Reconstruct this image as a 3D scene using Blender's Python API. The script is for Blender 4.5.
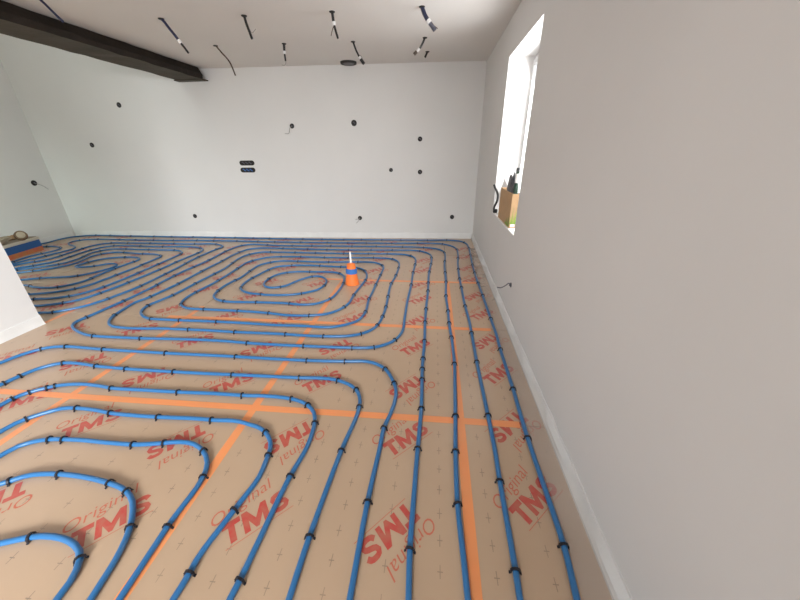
import bpy, math, random
from mathutils import Vector, Matrix
PI = math.pi
random.seed(7)
SC = bpy.context.scene
COL = SC.collection
for o in list(bpy.data.objects): bpy.data.objects.remove(o)

# ---------------------------------------------------------------- camera, light, exposure
cam_data = bpy.data.cameras.new('camera'); cam = bpy.data.objects.new('camera', cam_data); COL.objects.link(cam)
CR, CU, CF = Vector((0.995102, 0.098385, -0.00961)), Vector((-0.032523, 0.417635, 0.908033)), Vector((-0.09335, 0.903273, -0.418789))
m = Matrix((CR, CU, -CF)).transposed().to_4x4(); m.translation = (0, 0, 1.35)
cam.matrix_world = m
cam_data.sensor_width = 36.0; cam_data.lens = 326.9817 / 800 * 36; cam_data.clip_start = 0.02
SC.camera = cam
SC.view_settings.view_transform = 'Standard'; SC.view_settings.look = 'None'
SC.view_settings.gamma = 1.0; SC.view_settings.use_curve_mapping = False
SC.view_settings.exposure = 0.07
SC.cycles.use_denoising = True
SC.cycles.max_bounces = 12; SC.cycles.diffuse_bounces = 8; SC.cycles.transparent_max_bounces = 12

world = bpy.data.worlds.new('overcast_sky'); SC.world = world; world.use_nodes = True
world.node_tree.nodes['Background'].inputs[0].default_value = (0.93, 0.97, 1.0, 1)
world.node_tree.nodes['Background'].inputs[1].default_value = 1.9

def area(name, loc, size, power, direction, color=(1, 1, 1)):
    d = bpy.data.lights.new(name, 'AREA'); d.shape = 'RECTANGLE'; d.size, d.size_y = size; d.energy = power; d.color = color
    o = bpy.data.objects.new(name, d); COL.objects.link(o); o.location = loc
    o.rotation_euler = Vector(direction).to_track_quat('-Z', 'Y').to_euler()
    return o
# overcast daylight in the openings of the house: bright sky over the garden, outside the glazed door behind the camera (the door head
# and jambs cut it), an added soft fill in that door, the window on the right, roof window of the room on the left, and a lamp added for its walls
area('daylight_garden_sky', (0.55, -5.0, 2.45), (4.0, 1.5), 1350, (0, 1, -0.12), (0.97, 0.99, 1.0))
area('door_fill', (-1.3, -1.64, 1.2), (2.2, 2.0), 9, (-0.2, 1, 0.1), (0.97, 0.99, 1.0))  # added fill for the whole room, set in the door opening
area('daylight_window', (1.02, 3.2175, 1.42), (1.0, 1.3), 42, (-1, 0, -0.3), (1.0, 0.99, 0.98))
area('daylight_roof_window', (-4.75, 3.6, 4.45), (1.2, 1.3), 8, (0, 0.1, -1), (0.80, 1.0, 0.86))
sidel = area('left_room_fill', (-5.0, 0.66, 0.8), (1.5, 1.4), 50, (-0.9, 1, -0.75), (0.84, 1.0, 0.92)); sidel.data.spread = math.radians(100)  # added lamp brightening the left room's walls; the doorway is invented

# ---------------------------------------------------------------- materials
def mat(name, color, rough=0.6, metal=0.0, spec=0.4, noise=None, bump=None, alpha=None, coat=0.0):
    mt = bpy.data.materials.new(name); mt.use_nodes = True
    nt = mt.node_tree; b = nt.nodes['Principled BSDF']
    b.inputs['Base Color'].default_value = (*color, 1); b.inputs['Roughness'].default_value = rough
    b.inputs['Metallic'].default_value = metal; b.inputs['Specular IOR Level'].default_value = spec
    if coat: b.inputs['Coat Weight'].default_value = coat; b.inputs['Coat Roughness'].default_value = 0.3
    tc = nt.nodes.new('ShaderNodeNewGeometry')
    if noise:
        scale, amount, c2 = noise
        n = nt.nodes.new('ShaderNodeTexNoise'); n.inputs['Scale'].default_value = scale; n.inputs['Detail'].default_value = 4
        nt.links.new(tc.outputs['Position'], n.inputs['Vector'])
        r = nt.nodes.new('ShaderNodeValToRGB'); r.color_ramp.elements[0].position = 0.5 - amount; r.color_ramp.elements[1].position = 0.5 + amount
        nt.links.new(n.outputs['Fac'], r.inputs['Fac'])
        mx = nt.nodes.new('ShaderNodeMix'); mx.data_type = 'RGBA'
        mx.inputs[6].default_value = (*color, 1); mx.inputs[7].default_value = (*c2, 1)
        nt.links.new(r.outputs['Color'], mx.inputs[0]); nt.links.new(mx.outputs[2], b.inputs['Base Color'])
    if bump:
        scale, strength = bump
        n2 = nt.nodes.new('ShaderNodeTexNoise'); n2.inputs['Scale'].default_value = scale; n2.inputs['Detail'].default_value = 5
        nt.links.new(tc.outputs['Position'], n2.inputs['Vector'])
        bp = nt.nodes.new('ShaderNodeBump'); bp.inputs['Strength'].default_value = strength; bp.inputs['Distance'].default_value = 0.01
        nt.links.new(n2.outputs['Fac'], bp.inputs['Height']); nt.links.new(bp.outputs['Normal'], b.inputs['Normal'])
    if alpha is not None: b.inputs['Alpha'].default_value = alpha
    return mt

M = {}
M['plaster'] = mat('plaster', (0.70, 0.695, 0.685), 0.75, spec=0.25, noise=(1.6, 0.3, (0.665, 0.66, 0.65)), bump=(14, 0.04))
M['ceiling'] = mat('ceiling_plaster', (0.70, 0.685, 0.665), 0.8, spec=0.2, noise=(1.2, 0.3, (0.665, 0.65, 0.63)), bump=(12, 0.03))
M['pipe'] = mat('blue_pipe', (0.028, 0.15, 0.36), 0.28, spec=0.5)
M['clip'] = mat('black_clip', (0.012, 0.012, 0.018), 0.45)
M['tape'] = mat('orange_tape', (0.86, 0.30, 0.105), 0.42, noise=(9, 0.2, (0.80, 0.31, 0.12)), coat=0.4)
M['ink'] = mat('red_ink', (0.50, 0.060, 0.045), 0.5, noise=(30, 0.14, (0.46, 0.12, 0.08)), coat=0.5)
M['ink_thin'] = mat('red_ink_thin', (0.55, 0.16, 0.10), 0.6)
M['foam'] = mat('white_edge_foam', (0.74, 0.74, 0.73), 0.55, noise=(6, 0.2, (0.68, 0.68, 0.67)), bump=(40, 0.15))
M['film'] = mat('clear_film', (0.70, 0.66, 0.63), 0.35, noise=(7, 0.2, (0.62, 0.58, 0.55)), bump=(25, 0.12), alpha=0.33)
M['timber_dark'] = mat('dark_timber', (0.013, 0.0095, 0.007), 0.7, spec=0.2, noise=(5, 0.25, (0.028, 0.021, 0.016)), bump=(30, 0.5))
M['timber_under'] = mat('paler_timber', (0.045, 0.040, 0.028), 0.75, spec=0.25, noise=(4, 0.25, (0.08, 0.066, 0.05)), bump=(25, 0.5))  # paler than the beam's sides; for its underside and the bearing plate
M['pvc'] = mat('white_frame', (0.72, 0.73, 0.74), 0.35)
M['black'] = mat('black_plastic', (0.015, 0.015, 0.017), 0.45)
M['dark'] = mat('dark_box_and_shade', (0.022, 0.020, 0.018), 0.7)  # dark fittings; also stands in for the shade inside open boxes
M['navy'] = mat('navy_cable', (0.018, 0.024, 0.065), 0.4)
M['greycable'] = mat('grey_cable', (0.10, 0.10, 0.13), 0.45)
M['brown'] = mat('brown_wire', (0.07, 0.045, 0.03), 0.5)
M['wire'] = mat('thin_grey_wire', (0.30, 0.29, 0.28), 0.45)
M['white'] = mat('white_plastic', (0.82, 0.82, 0.82), 0.4)
M['card'] = mat('kraft_carton', (0.50, 0.32, 0.17), 0.75, noise=(14, 0.2, (0.44, 0.28, 0.15)))
M['leaf'] = mat('printed_green', (0.20, 0.34, 0.05), 0.7)
M['bottle'] = mat('dark_green_glass', (0.008, 0.035, 0.018), 0.12, spec=0.6)
M['steel'] = mat('dull_metal', (0.10, 0.10, 0.11), 0.4, metal=0.6)
M['orange'] = mat('orange_plastic', (0.88, 0.20, 0.04), 0.45)
M['blueband'] = mat('blue_band', (0.045, 0.17, 0.50), 0.45)
M['boxblue'] = mat('printed_blue', (0.025, 0.11, 0.33), 0.55)
M['boxorange'] = mat('printed_orange', (0.55, 0.14, 0.07), 0.55, noise=(10, 0.15, (0.50, 0.22, 0.08)))
M['cream'] = mat('cream_board', (0.66, 0.60, 0.50), 0.6)
M['leather'] = mat('brown_tape', (0.13, 0.075, 0.04), 0.6, bump=(60, 0.4))  # surface of the brown tape roll on the carton
M['sack'] = mat('tan_paper', (0.34, 0.28, 0.21), 0.8, bump=(25, 0.6))

def glass_mat():
    mt = bpy.data.materials.new('window_glass'); mt.use_nodes = True; nt = mt.node_tree
    for n in list(nt.nodes): nt.nodes.remove(n)
    out = nt.nodes.new('ShaderNodeOutputMaterial'); t = nt.nodes.new('ShaderNodeBsdfTransparent'); g = nt.nodes.new('ShaderNodeBsdfGlossy')
    g.inputs['Roughness'].default_value = 0.02; x = nt.nodes.new('ShaderNodeMixShader'); x.inputs[0].default_value = 0.07
    nt.links.new(t.outputs[0], x.inputs[1]); nt.links.new(g.outputs[0], x.inputs[2]); nt.links.new(x.outputs[0], out.inputs[0]); return mt
M['glass'] = glass_mat()

def board_mat():
    """Kraft facing of the insulation boards with the printed grid of small black crosses (10 cm by 20 cm)."""
    mt = mat('kraft_facing', (0.50, 0.352, 0.235), 0.40, spec=0.55, noise=(3.0, 0.3, (0.455, 0.318, 0.21)), bump=(30, 0.05), coat=0.5)
    nt = mt.node_tree; b = nt.nodes['Principled BSDF']
    geo = nt.nodes.new('ShaderNodeNewGeometry'); sep = nt.nodes.new('ShaderNodeSeparateXYZ'); nt.links.new(geo.outputs['Position'], sep.inputs[0])
    def math_(op, a, b_=None):
        n = nt.nodes.new('ShaderNodeMath'); n.operation = op
        for i, v in enumerate((a, b_)):
            if v is None: continue
            if isinstance(v, (int, float)): n.inputs[i].default_value = v
            else: nt.links.new(v, n.inputs[i])
        return n.outputs[0]
    def dist(axis, off, step):                      # distance to the nearest grid line
        v = math_('DIVIDE', math_('SUBTRACT', sep.outputs[axis], off), step)
        f = math_('SUBTRACT', v, math_('ROUND', v))
        return math_('MULTIPLY', math_('ABSOLUTE', f), step)
    dx, dy = dist('X', -0.327, 0.1955), dist('Y', 0.55, 0.1022)
    a = math_('MULTIPLY', math_('LESS_THAN', dx, 0.0013), math_('LESS_THAN', dy, 0.021))
    c = math_('MULTIPLY', math_('LESS_THAN', dx, 0.010), math_('LESS_THAN', dy, 0.0016))
    n = nt.nodes.new('ShaderNodeTexNoise'); n.inputs['Scale'].default_value = 8; nt.links.new(geo.outputs['Position'], n.inputs['Vector'])
    k = math_('MULTIPLY', math_('MAXIMUM', a, c), math_('MULTIPLY', n.outputs['Fac'], 1.0))
    mx = nt.nodes.new('ShaderNodeMix'); mx.data_type = 'RGBA'; src = b.inputs['Base Color'].links[0].from_socket
    nt.links.new(src, mx.inputs[6]); mx.inputs[7].default_value = (0.09, 0.075, 0.06, 1)
    nt.links.new(k, mx.inputs[0]); nt.links.new(mx.outputs[2], b.inputs['Base Color'])
    return mt
M['board'] = board_mat()

# ---------------------------------------------------------------- mesh helpers
class MB:
    """Collects shapes; make() links them as ONE mesh object."""
    def __init__(s): s.v, s.f, s.mi, s.k = [], [], [], 0
    def add(s, V, F_):
        o = len(s.v); s.v += [tuple(p) for p in V]; s.f += [tuple(i + o for i in f) for f in F_]; s.mi += [s.k] * len(F_); return s
    def box(s, a, b):
        x0, y0, z0 = a; x1, y1, z1 = b
        return s.add([(x0,y0,z0),(x1,y0,z0),(x1,y1,z0),(x0,y1,z0),(x0,y0,z1),(x1,y0,z1),(x1,y1,z1),(x0,y1,z1)],
                     [(0,3,2,1),(4,5,6,7),(0,1,5,4),(1,2,6,5),(2,3,7,6),(3,0,4,7)])
    def prism(s, poly, z0, z1):
        n = len(poly)
        return s.add([(x,y,z0) for x,y in poly] + [(x,y,z1) for x,y in poly],
                     [tuple(range(n))[::-1], tuple(range(n, 2*n))] + [(i,(i+1)%n,n+(i+1)%n,n+i) for i in range(n)])
    def lathe(s, prof, n=16, c=(0,0,0), mtx=None, squash=1.0):
        V, F_ = [], []
        for r, z in prof:
            for i in range(n):
                a = 2*PI*i/n; V.append(Vector((r*math.cos(a), r*math.sin(a)*squash, z)))
        for j in range(len(prof)-1):
            for i in range(n): F_.append((j*n+i, j*n+(i+1)%n, (j+1)*n+(i+1)%n, (j+1)*n+i))
        F_.append(tuple(range(n))[::-1]); F_.append(tuple((len(prof)-1)*n+i for i in range(n)))
        if mtx is not None: V = [mtx @ p for p in V]
        return s.add([p + Vector(c) for p in V], F_)
    def tube(s, path, r, n=8, cap=True):
        P = [Vector(p) for p in path]; V, F_ = [], []; N = None
        for i, p in enumerate(P):
            t = (P[min(i+1, len(P)-1)] - P[max(i-1, 0)]).normalized()
            if N is None: N = t.orthogonal().normalized() if abs(t.z) > 0.9 else Vector((0,0,1))
            N = (N - t*N.dot(t)).normalized(); B = t.cross(N)
            rr = r[i] if isinstance(r, (list, tuple)) else r
            for k in range(n): a = 2*PI*k/n; V.append(p + (N*math.cos(a) + B*math.sin(a))*rr)
        for i in range(len(P)-1):
            for k in range(n): F_.append((i*n+k, i*n+(k+1)%n, (i+1)*n+(k+1)%n, (i+1)*n+k))
        if cap: F_.append(tuple(range(n))[::-1]); F_.append(tuple((len(P)-1)*n+k for k in range(n)))
        return s.add(V, F_)
    def mesh(s, name, mats, smooth=False):
        me = bpy.data.meshes.new(name); me.from_pydata(s.v, [], s.f); me.update()
        for m_ in (mats if isinstance(mats, (list, tuple)) else [mats]): me.materials.append(m_)
        if len(me.materials) > 1: me.polygons.foreach_set('material_index', s.mi)
        if smooth: me.polygons.foreach_set('use_smooth', [True]*len(me.polygons)); me.set_sharp_from_angle(angle=math.radians(40))
        return me
    def make(s, name, mats, parent=None, smooth=False, bevel=0):
        o = bpy.data.objects.new(name, s.mesh(name, mats, smooth)); COL.objects.link(o)
        if parent: o.parent = parent
        if bevel:
            b = o.modifiers.new('bevel', 'BEVEL'); b.width = bevel; b.segments = 2; b.limit_method = 'ANGLE'
        return o
def put(name, me, parent=None, loc=(0,0,0), rz=0):
    o = bpy.data.objects.new(name, me); COL.objects.link(o); o.location = loc; o.rotation_euler = (0,0,rz)
    if parent: o.parent = parent
    return o
def empty(name, loc=(0,0,0), rz=0):
    o = bpy.data.objects.new(name, None); COL.objects.link(o); o.location = loc; o.rotation_euler = (0,0,rz); o.empty_display_size = 0.1; return o
def tag(o, label, cat, group=None):
    o['label'] = label; o['category'] = cat
    if group: o['group'] = group
    return o
def struct(o): o['kind'] = 'structure'; return o
def smooth_path(P, step=0.035):
    """Centripetal Catmull-Rom through P, resampled to equal steps."""
    P = [Vector((a[0], a[1], a[2] if len(a) > 2 else 0)) for a in P]
    P = [P[0]*2 - P[1]] + P + [P[-1]*2 - P[-2]]; out = []
    for i in range(1, len(P)-2):
        p0, p1, p2, p3 = P[i-1:i+3]
        t0 = 0; t1 = t0 + max((p1-p0).length, 1e-6)**0.5; t2 = t1 + max((p2-p1).length, 1e-6)**0.5; t3 = t2 + max((p3-p2).length, 1e-6)**0.5
        n = max(2, int((p2-p1).length/0.012))
        for k in range(n):
            t = t1 + (t2-t1)*k/n
            a1 = p0*((t1-t)/(t1-t0)) + p1*((t-t0)/(t1-t0)); a2 = p1*((t2-t)/(t2-t1)) + p2*((t-t1)/(t2-t1)); a3 = p2*((t3-t)/(t3-t2)) + p3*((t-t2)/(t3-t2))
            b1 = a1*((t2-t)/(t2-t0)) + a2*((t-t0)/(t2-t0)); b2 = a2*((t3-t)/(t3-t1)) + a3*((t-t1)/(t3-t1))
            out.append(b1*((t2-t)/(t2-t1)) + b2*((t-t1)/(t2-t1)))
    out.append(P[-2]); res = [out[0]]; acc = 0
    for a, b in zip(out, out[1:]):
        d = (b-a).length; acc += d
        if acc >= step: res.append(b); acc = 0
    if (res[-1]-out[-1]).length > 1e-4: res.append(out[-1])
    return res

# measured floor plan in metres: centre lines of the pipes, clips, prints, ceiling cables
C1 = [[0.417,-0.386],[0.506,0.61],[0.52,0.772],[0.518,0.996],[0.513,1.284],[0.519,1.647],[0.52,2.103],[0.526,2.29],[0.522,2.577],[0.517,3.071],[0.508,3.581],[0.512,4.01],
 [0.524,4.395],[0.537,4.851],[0.517,5.05],[0.434,5.184],[0.246,5.236],[-0.074,5.216],[-0.527,5.201],[-1.183,5.181],[-1.851,5.166],[-2.538,5.165],[-3.252,5.183],[-3.975,
 5.181],[-4.714,5.18],[-5.485,5.192],[-5.971,5.193],[-6.166,5.137],[-6.288,5.036],[-6.318,4.861],[-6.296,4.654],[-6.319,4.553],[-6.248,4.439],[-6.137,4.405],[-6.032,
 4.464],[-5.882,4.456],[-5.709,4.382],[-5.665,4.285],[-5.671,4.163],[-5.709,4.058],[-5.708,3.903],[-5.656,3.695],[-5.428,3.363],[-4.89,2.902],[-4.248,2.487],[-3.746,
 2.278],[-3.577,2.353],[-3.493,2.36],[-3.409,2.412],[-3.325,2.487],[-3.252,2.621],[-3.217,2.776],[-3.183,2.988],[-3.191,3.326],[-3.21,3.65],[-3.239,3.914],[-3.247,4.198],
 [-3.227,4.498],[-3.219,4.638],[-3.326,4.73],[-3.492,4.78],[-3.761,4.751],[-4.361,4.75],[-4.879,4.742],[-5.236,4.708],[-5.35,4.543],[-5.343,4.344],[-5.304,4.1],[-5.284,
 3.918],[-5.334,3.778],[-5.42,3.677],[-5.456,3.566],[-5.419,3.298],[-5.117,2.951],[-4.665,2.658],[-4.235,2.531],[-3.992,2.619],[-3.797,2.663],[-3.639,2.777],[-3.58,2.944],
 [-3.558,3.169],[-3.557,3.361],[-3.568,3.586],[-3.575,3.793],[-3.588,4.047],[-3.616,4.263],[-3.694,4.345],[-3.789,4.386],[-4.069,4.395],[-4.395,4.395],[-4.767,4.404],
 [-4.872,4.375],[-4.952,4.289],[-4.969,4.148],[-4.899,3.935],[-4.879,3.779],[-4.905,3.671],[-4.965,3.597],[-5.041,3.539],[-5.128,3.471],[-5.214,3.404],[-5.308,3.233],
 [-5.232,3.042],[-5.014,2.902],[-4.738,2.868],[-4.509,2.952],[-4.317,2.908],[-4.127,2.914],[-4.031,2.979],[-3.964,3.099],[-3.982,3.337],[-4.002,3.562],[-3.991,3.776],
 [-3.984,3.898],[-4.023,3.967],[-4.12,4.016],[-4.243,4.017],[-4.403,3.992],[-4.529,3.919],[-4.585,3.812],[-4.605,3.692],[-4.602,3.602],[-4.545,3.571],[-4.434,3.586],
 [-4.329,3.65],[-4.26,3.724],[-4.186,3.738],[-4.093,3.686],[-4.066,3.585],[-4.084,3.492],[-4.118,3.405],[-4.187,3.305],[-4.279,3.244],[-4.569,3.176],[-4.746,3.107],
 [-4.888,3.095],[-5.038,3.127],[-5.14,3.191],[-5.154,3.262],[-5.076,3.314],[-4.997,3.367],[-4.902,3.426],[-4.844,3.472],[-4.779,3.562],[-4.732,3.675],[-4.74,3.789],
 [-4.805,3.993],[-4.78,4.12],[-4.706,4.206],[-4.604,4.233],[-4.396,4.216],[-4.208,4.183],[-4.022,4.186],[-3.88,4.146],[-3.792,4.076],[-3.783,3.974],[-3.774,3.792],[-3.758,
 3.568],[-3.766,3.36],[-3.77,3.192],[-3.782,3.021],[-3.825,2.925],[-3.947,2.811],[-4.168,2.731],[-4.454,2.699],[-4.848,2.819],[-5.197,3.045],[-5.369,3.291],[-5.298,3.462],
 [-5.224,3.546],[-5.16,3.636],[-5.093,3.756],[-5.101,3.949],[-5.135,4.183],[-5.119,4.42],[-5.013,4.553],[-4.732,4.582],[-4.208,4.564],[-3.811,4.589],[-3.618,4.573],
 [-3.443,4.484],[-3.395,4.38],[-3.384,4.263],[-3.392,4.084],[-3.397,3.895],[-3.39,3.568],[-3.4,3.301],[-3.418,3.022],[-3.451,2.817],[-3.493,2.662],[-3.578,2.57],[-3.679,
 2.517],[-3.778,2.482],[-4.135,2.508],[-4.694,2.744],[-5.241,3.099],[-5.567,3.437],[-5.548,3.63],[-5.558,3.785],[-5.514,3.926],[-5.493,4.123],[-5.478,4.254],[-5.477,
 4.358],[-5.539,4.449],[-5.667,4.529],[-5.808,4.592],[-5.905,4.678],[-5.933,4.785],[-5.861,4.889],[-5.613,4.938],[-5.059,4.938],[-4.515,4.938],[-3.826,4.967],[-3.132,
 4.971],[-2.445,4.956],[-1.784,4.96],[-1.139,4.976],[-0.507,4.997],[-0.039,5.027],[0.146,4.997],[0.294,4.88],[0.353,4.731],[0.357,4.478],[0.33,3.997],[0.318,3.583],[0.32,
 3.239],[0.322,2.812],[0.333,2.525],[0.333,2.305],[0.331,1.9],[0.335,1.426],[0.336,1.182],[0.331,1.026],[0.328,0.833],[0.325,0.674],[0.322,0.593],[0.282,-0.406]]
C2 = [[0.193,-0.422],[0.153,0.577],[0.147,0.717],[0.139,0.881],[0.141,1.054],[0.145,1.171],[0.156,1.38],[0.168,1.654],[0.176,1.864],[0.174,2.115],[0.169,2.26],[0.161,2.466],
 [0.16,2.694],[0.151,3.006],[0.162,3.399],[0.16,3.985],[0.18,4.372],[0.173,4.515],[0.14,4.638],[0.024,4.741],[-0.185,4.788],[-0.487,4.796],[-1.099,4.785],[-1.721,4.768],
 [-2.385,4.749],[-2.659,4.779],[-2.83,4.792],[-2.971,4.689],[-3.013,4.512],[-3.025,4.302],[-3.007,4.018],[-3.017,3.762],[-3.039,3.53],[-3.031,3.131],[-3.024,3.072],
 [-3.019,2.799],[-3.03,2.616],[-3.042,2.492],[-3.052,2.367],[-3.067,2.268],[-3.065,2.204],[-3.015,2.137],[-2.896,2.071],[-2.769,2.025],[-2.673,2.01],[-2.468,2.007],
 [-2.262,2.009],[-2.033,2.02],[-1.786,2.027],[-1.578,2.025],[-1.376,2.013],[-1.166,2.008],[-0.954,2.009],[-0.738,2.011],[-0.571,2.015],[-0.423,2.031],[-0.339,2.072],
 [-0.271,2.142],[-0.222,2.275],[-0.221,2.536],[-0.224,2.881],[-0.219,3.104],[-0.215,3.327],[-0.22,3.662],[-0.213,3.959],[-0.218,4.187],[-0.26,4.305],[-0.378,4.4],[-0.549,
 4.418],[-1.018,4.406],[-1.597,4.392],[-2.045,4.397],[-2.344,4.393],[-2.474,4.379],[-2.607,4.232],[-2.635,4.098],[-2.587,3.644],[-2.602,3.403],[-2.616,3.224],[-2.635,
 2.854],[-2.669,2.691],[-2.695,2.596],[-2.691,2.52],[-2.651,2.439],[-2.567,2.366],[-2.472,2.324],[-2.364,2.32],[-2.23,2.317],[-1.924,2.32],[-1.621,2.316],[-1.511,2.312],
 [-1.302,2.303],[-1.072,2.308],[-0.91,2.301],[-0.81,2.309],[-0.689,2.37],[-0.625,2.429],[-0.587,2.584],[-0.606,2.887],[-0.601,3.061],[-0.602,3.283],[-0.598,3.468],[-0.595,
 3.724],[-0.598,3.835],[-0.647,3.944],[-0.723,4.012],[-0.86,4.036],[-1.07,4.021],[-1.466,3.994],[-1.743,4.005],[-1.989,4.0],[-2.082,3.96],[-2.205,3.819],[-2.216,3.589],
 [-2.209,3.349],[-2.234,3.227],[-2.248,3.096],[-2.233,2.937],[-2.198,2.837],[-2.113,2.758],[-1.995,2.72],[-1.85,2.719],[-1.71,2.726],[-1.549,2.729],[-1.388,2.728],[-1.221,
 2.71],[-1.098,2.737],[-1.032,2.795],[-0.983,2.881],[-0.961,3.101],[-0.968,3.285],[-1.012,3.486],[-1.069,3.566],[-1.169,3.618],[-1.405,3.619],[-1.661,3.6],[-1.766,3.55],
 [-1.836,3.459],[-1.861,3.295],[-1.832,3.176],[-1.765,3.109],[-1.681,3.099],[-1.578,3.158],[-1.523,3.274],[-1.456,3.388],[-1.386,3.459],[-1.308,3.474],[-1.233,3.427],
 [-1.173,3.331],[-1.161,3.183],[-1.2,3.069],[-1.295,2.988],[-1.407,2.933],[-1.633,2.905],[-1.746,2.917],[-1.863,2.934],[-1.988,3.001],[-2.048,3.088],[-2.072,3.224],
 [-2.068,3.359],[-2.044,3.478],[-2.014,3.622],[-1.952,3.766],[-1.769,3.834],[-1.55,3.849],[-1.216,3.826],[-1.021,3.816],[-0.886,3.78],[-0.805,3.69],[-0.756,3.555],[-0.741,
 3.425],[-0.759,3.185],[-0.778,2.984],[-0.783,2.769],[-0.813,2.679],[-0.859,2.602],[-0.924,2.541],[-0.998,2.512],[-1.114,2.491],[-1.294,2.488],[-1.435,2.51],[-1.595,
 2.525],[-1.776,2.533],[-2.051,2.539],[-2.281,2.552],[-2.392,2.62],[-2.438,2.709],[-2.453,2.817],[-2.445,2.961],[-2.423,3.132],[-2.414,3.383],[-2.427,3.732],[-2.431,
 3.885],[-2.376,4.017],[-2.253,4.142],[-1.99,4.197],[-1.533,4.196],[-1.115,4.206],[-0.772,4.225],[-0.563,4.199],[-0.476,4.139],[-0.424,4.025],[-0.409,3.755],[-0.42,3.481],
 [-0.438,3.295],[-0.425,2.949],[-0.414,2.721],[-0.418,2.529],[-0.435,2.382],[-0.477,2.286],[-0.557,2.213],[-0.665,2.175],[-0.847,2.158],[-1.027,2.158],[-1.15,2.164],
 [-1.364,2.165],[-1.59,2.164],[-1.798,2.171],[-1.987,2.171],[-2.238,2.167],[-2.407,2.153],[-2.553,2.153],[-2.683,2.173],[-2.757,2.22],[-2.832,2.325],[-2.865,2.485],
 [-2.881,2.627],[-2.848,2.737],[-2.829,2.886],[-2.808,3.124],[-2.811,3.395],[-2.811,3.639],[-2.803,3.901],[-2.809,4.17],[-2.789,4.369],[-2.723,4.531],[-2.567,4.596],
 [-2.284,4.597],[-1.658,4.579],[-1.057,4.586],[-0.469,4.614],[-0.25,4.613],[-0.103,4.536],[-0.023,4.405],[-0.006,4.18],[-0.021,3.857],[-0.032,3.607],[-0.031,3.131],[-0.04,
 2.709],[-0.041,2.441],[-0.037,2.168],[-0.04,1.91],[-0.041,1.8],[-0.038,1.675],[-0.033,1.444],[-0.036,1.275],[-0.04,1.142],[-0.044,0.895],[-0.046,0.706],[-0.04,0.559],
 [-0.003,-0.441]]
RUNS = [[[-3.165,1.091],[-3.0,1.616],[-2.972,1.704],[-2.904,1.802],[-2.83,1.838],[-2.734,1.85],[-2.437,1.838],[-1.931,1.831],[-1.651,1.832],[-1.39,1.832],[-1.119,1.829],[-0.864,
 1.83],[-0.685,1.836],[-0.567,1.844],[-0.412,1.851],[-0.298,1.789],[-0.218,1.652],[-0.192,1.567],[-0.189,1.479],[-0.202,1.378],[-0.224,1.271],[-0.226,1.149],[-0.235,
 0.869],[-0.232,0.546],[-0.222,-0.454]],[[-2.834,0.868],[-2.71,1.404],[-2.686,1.508],[-2.643,1.594],[-2.551,1.654],[-2.423,1.658],[-2.284,1.642],[-2.048,1.631],[-1.687,
 1.628],[-1.474,1.629],[-1.273,1.633],[-1.041,1.637],[-0.846,1.639],[-0.696,1.648],[-0.587,1.639],[-0.5,1.606],[-0.439,1.559],[-0.398,1.482],[-0.386,1.401],[-0.389,1.313],
 [-0.411,1.12],[-0.431,0.695],[-0.431,0.524],[-0.433,-0.476]],[[-2.555,0.694],[-2.486,1.239],[-2.477,1.308],[-2.434,1.366],[-2.378,1.406],[-2.332,1.432],[-2.205,1.457],
 [-2.058,1.451],[-1.971,1.439],[-1.742,1.44],[-1.511,1.442],[-1.287,1.448],[-1.101,1.448],[-0.954,1.455],[-0.819,1.447],[-0.738,1.427],[-0.678,1.395],[-0.63,1.344],
 [-0.604,1.283],[-0.591,1.198],[-0.588,1.104],[-0.608,0.94],[-0.62,0.573],[-0.625,0.506],[-0.704,-0.491]],[[-2.32,0.518],[-2.245,1.063],[-2.238,1.112],[-2.211,1.158],
 [-2.139,1.222],[-2.094,1.25],[-2.023,1.26],[-1.891,1.256],[-1.77,1.241],[-1.625,1.237],[-1.487,1.238],[-1.331,1.244],[-1.244,1.246],[-1.161,1.244],[-1.042,1.249],[-0.946,
 1.231],[-0.881,1.213],[-0.829,1.18],[-0.783,1.129],[-0.763,1.083],[-0.756,1.037],[-0.746,0.938],[-0.775,0.785],[-0.809,0.614],[-0.808,0.548],[-0.811,0.491],[-0.875,
 -0.507]],[[-2.21,0.4],[-2.063,0.93],[-2.05,0.978],[-2.007,1.016],[-1.941,1.041],[-1.843,1.051],[-1.739,1.054],[-1.595,1.051],[-1.459,1.053],[-1.386,1.063],[-1.319,1.075],
 [-1.253,1.088],[-1.187,1.087],[-1.125,1.068],[-1.057,1.021],[-1.02,0.975],[-0.999,0.914],[-0.994,0.866],[-1.001,0.713],[-0.996,0.607],[-0.989,0.469],[-0.936,-0.53]],
 [[-2.352,0.51],[-1.884,0.799],[-1.857,0.816],[-1.81,0.847],[-1.75,0.861],[-1.671,0.868],[-1.537,0.865],[-1.411,0.85],[-1.334,0.835],[-1.275,0.813],[-1.222,0.778],[-1.177,
 0.728],[-1.139,0.67],[-1.106,0.583],[-1.084,0.462],[-0.901,-0.521]],[[-2.107,0.396],[-1.59,0.583],[-1.537,0.602],[-1.484,0.618],[-1.427,0.624],[-1.359,0.62],[-1.3,0.605],
 [-1.254,0.582],[-1.226,0.553],[-1.201,0.498],[-1.196,0.452],[-1.101,-0.544]]]
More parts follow.
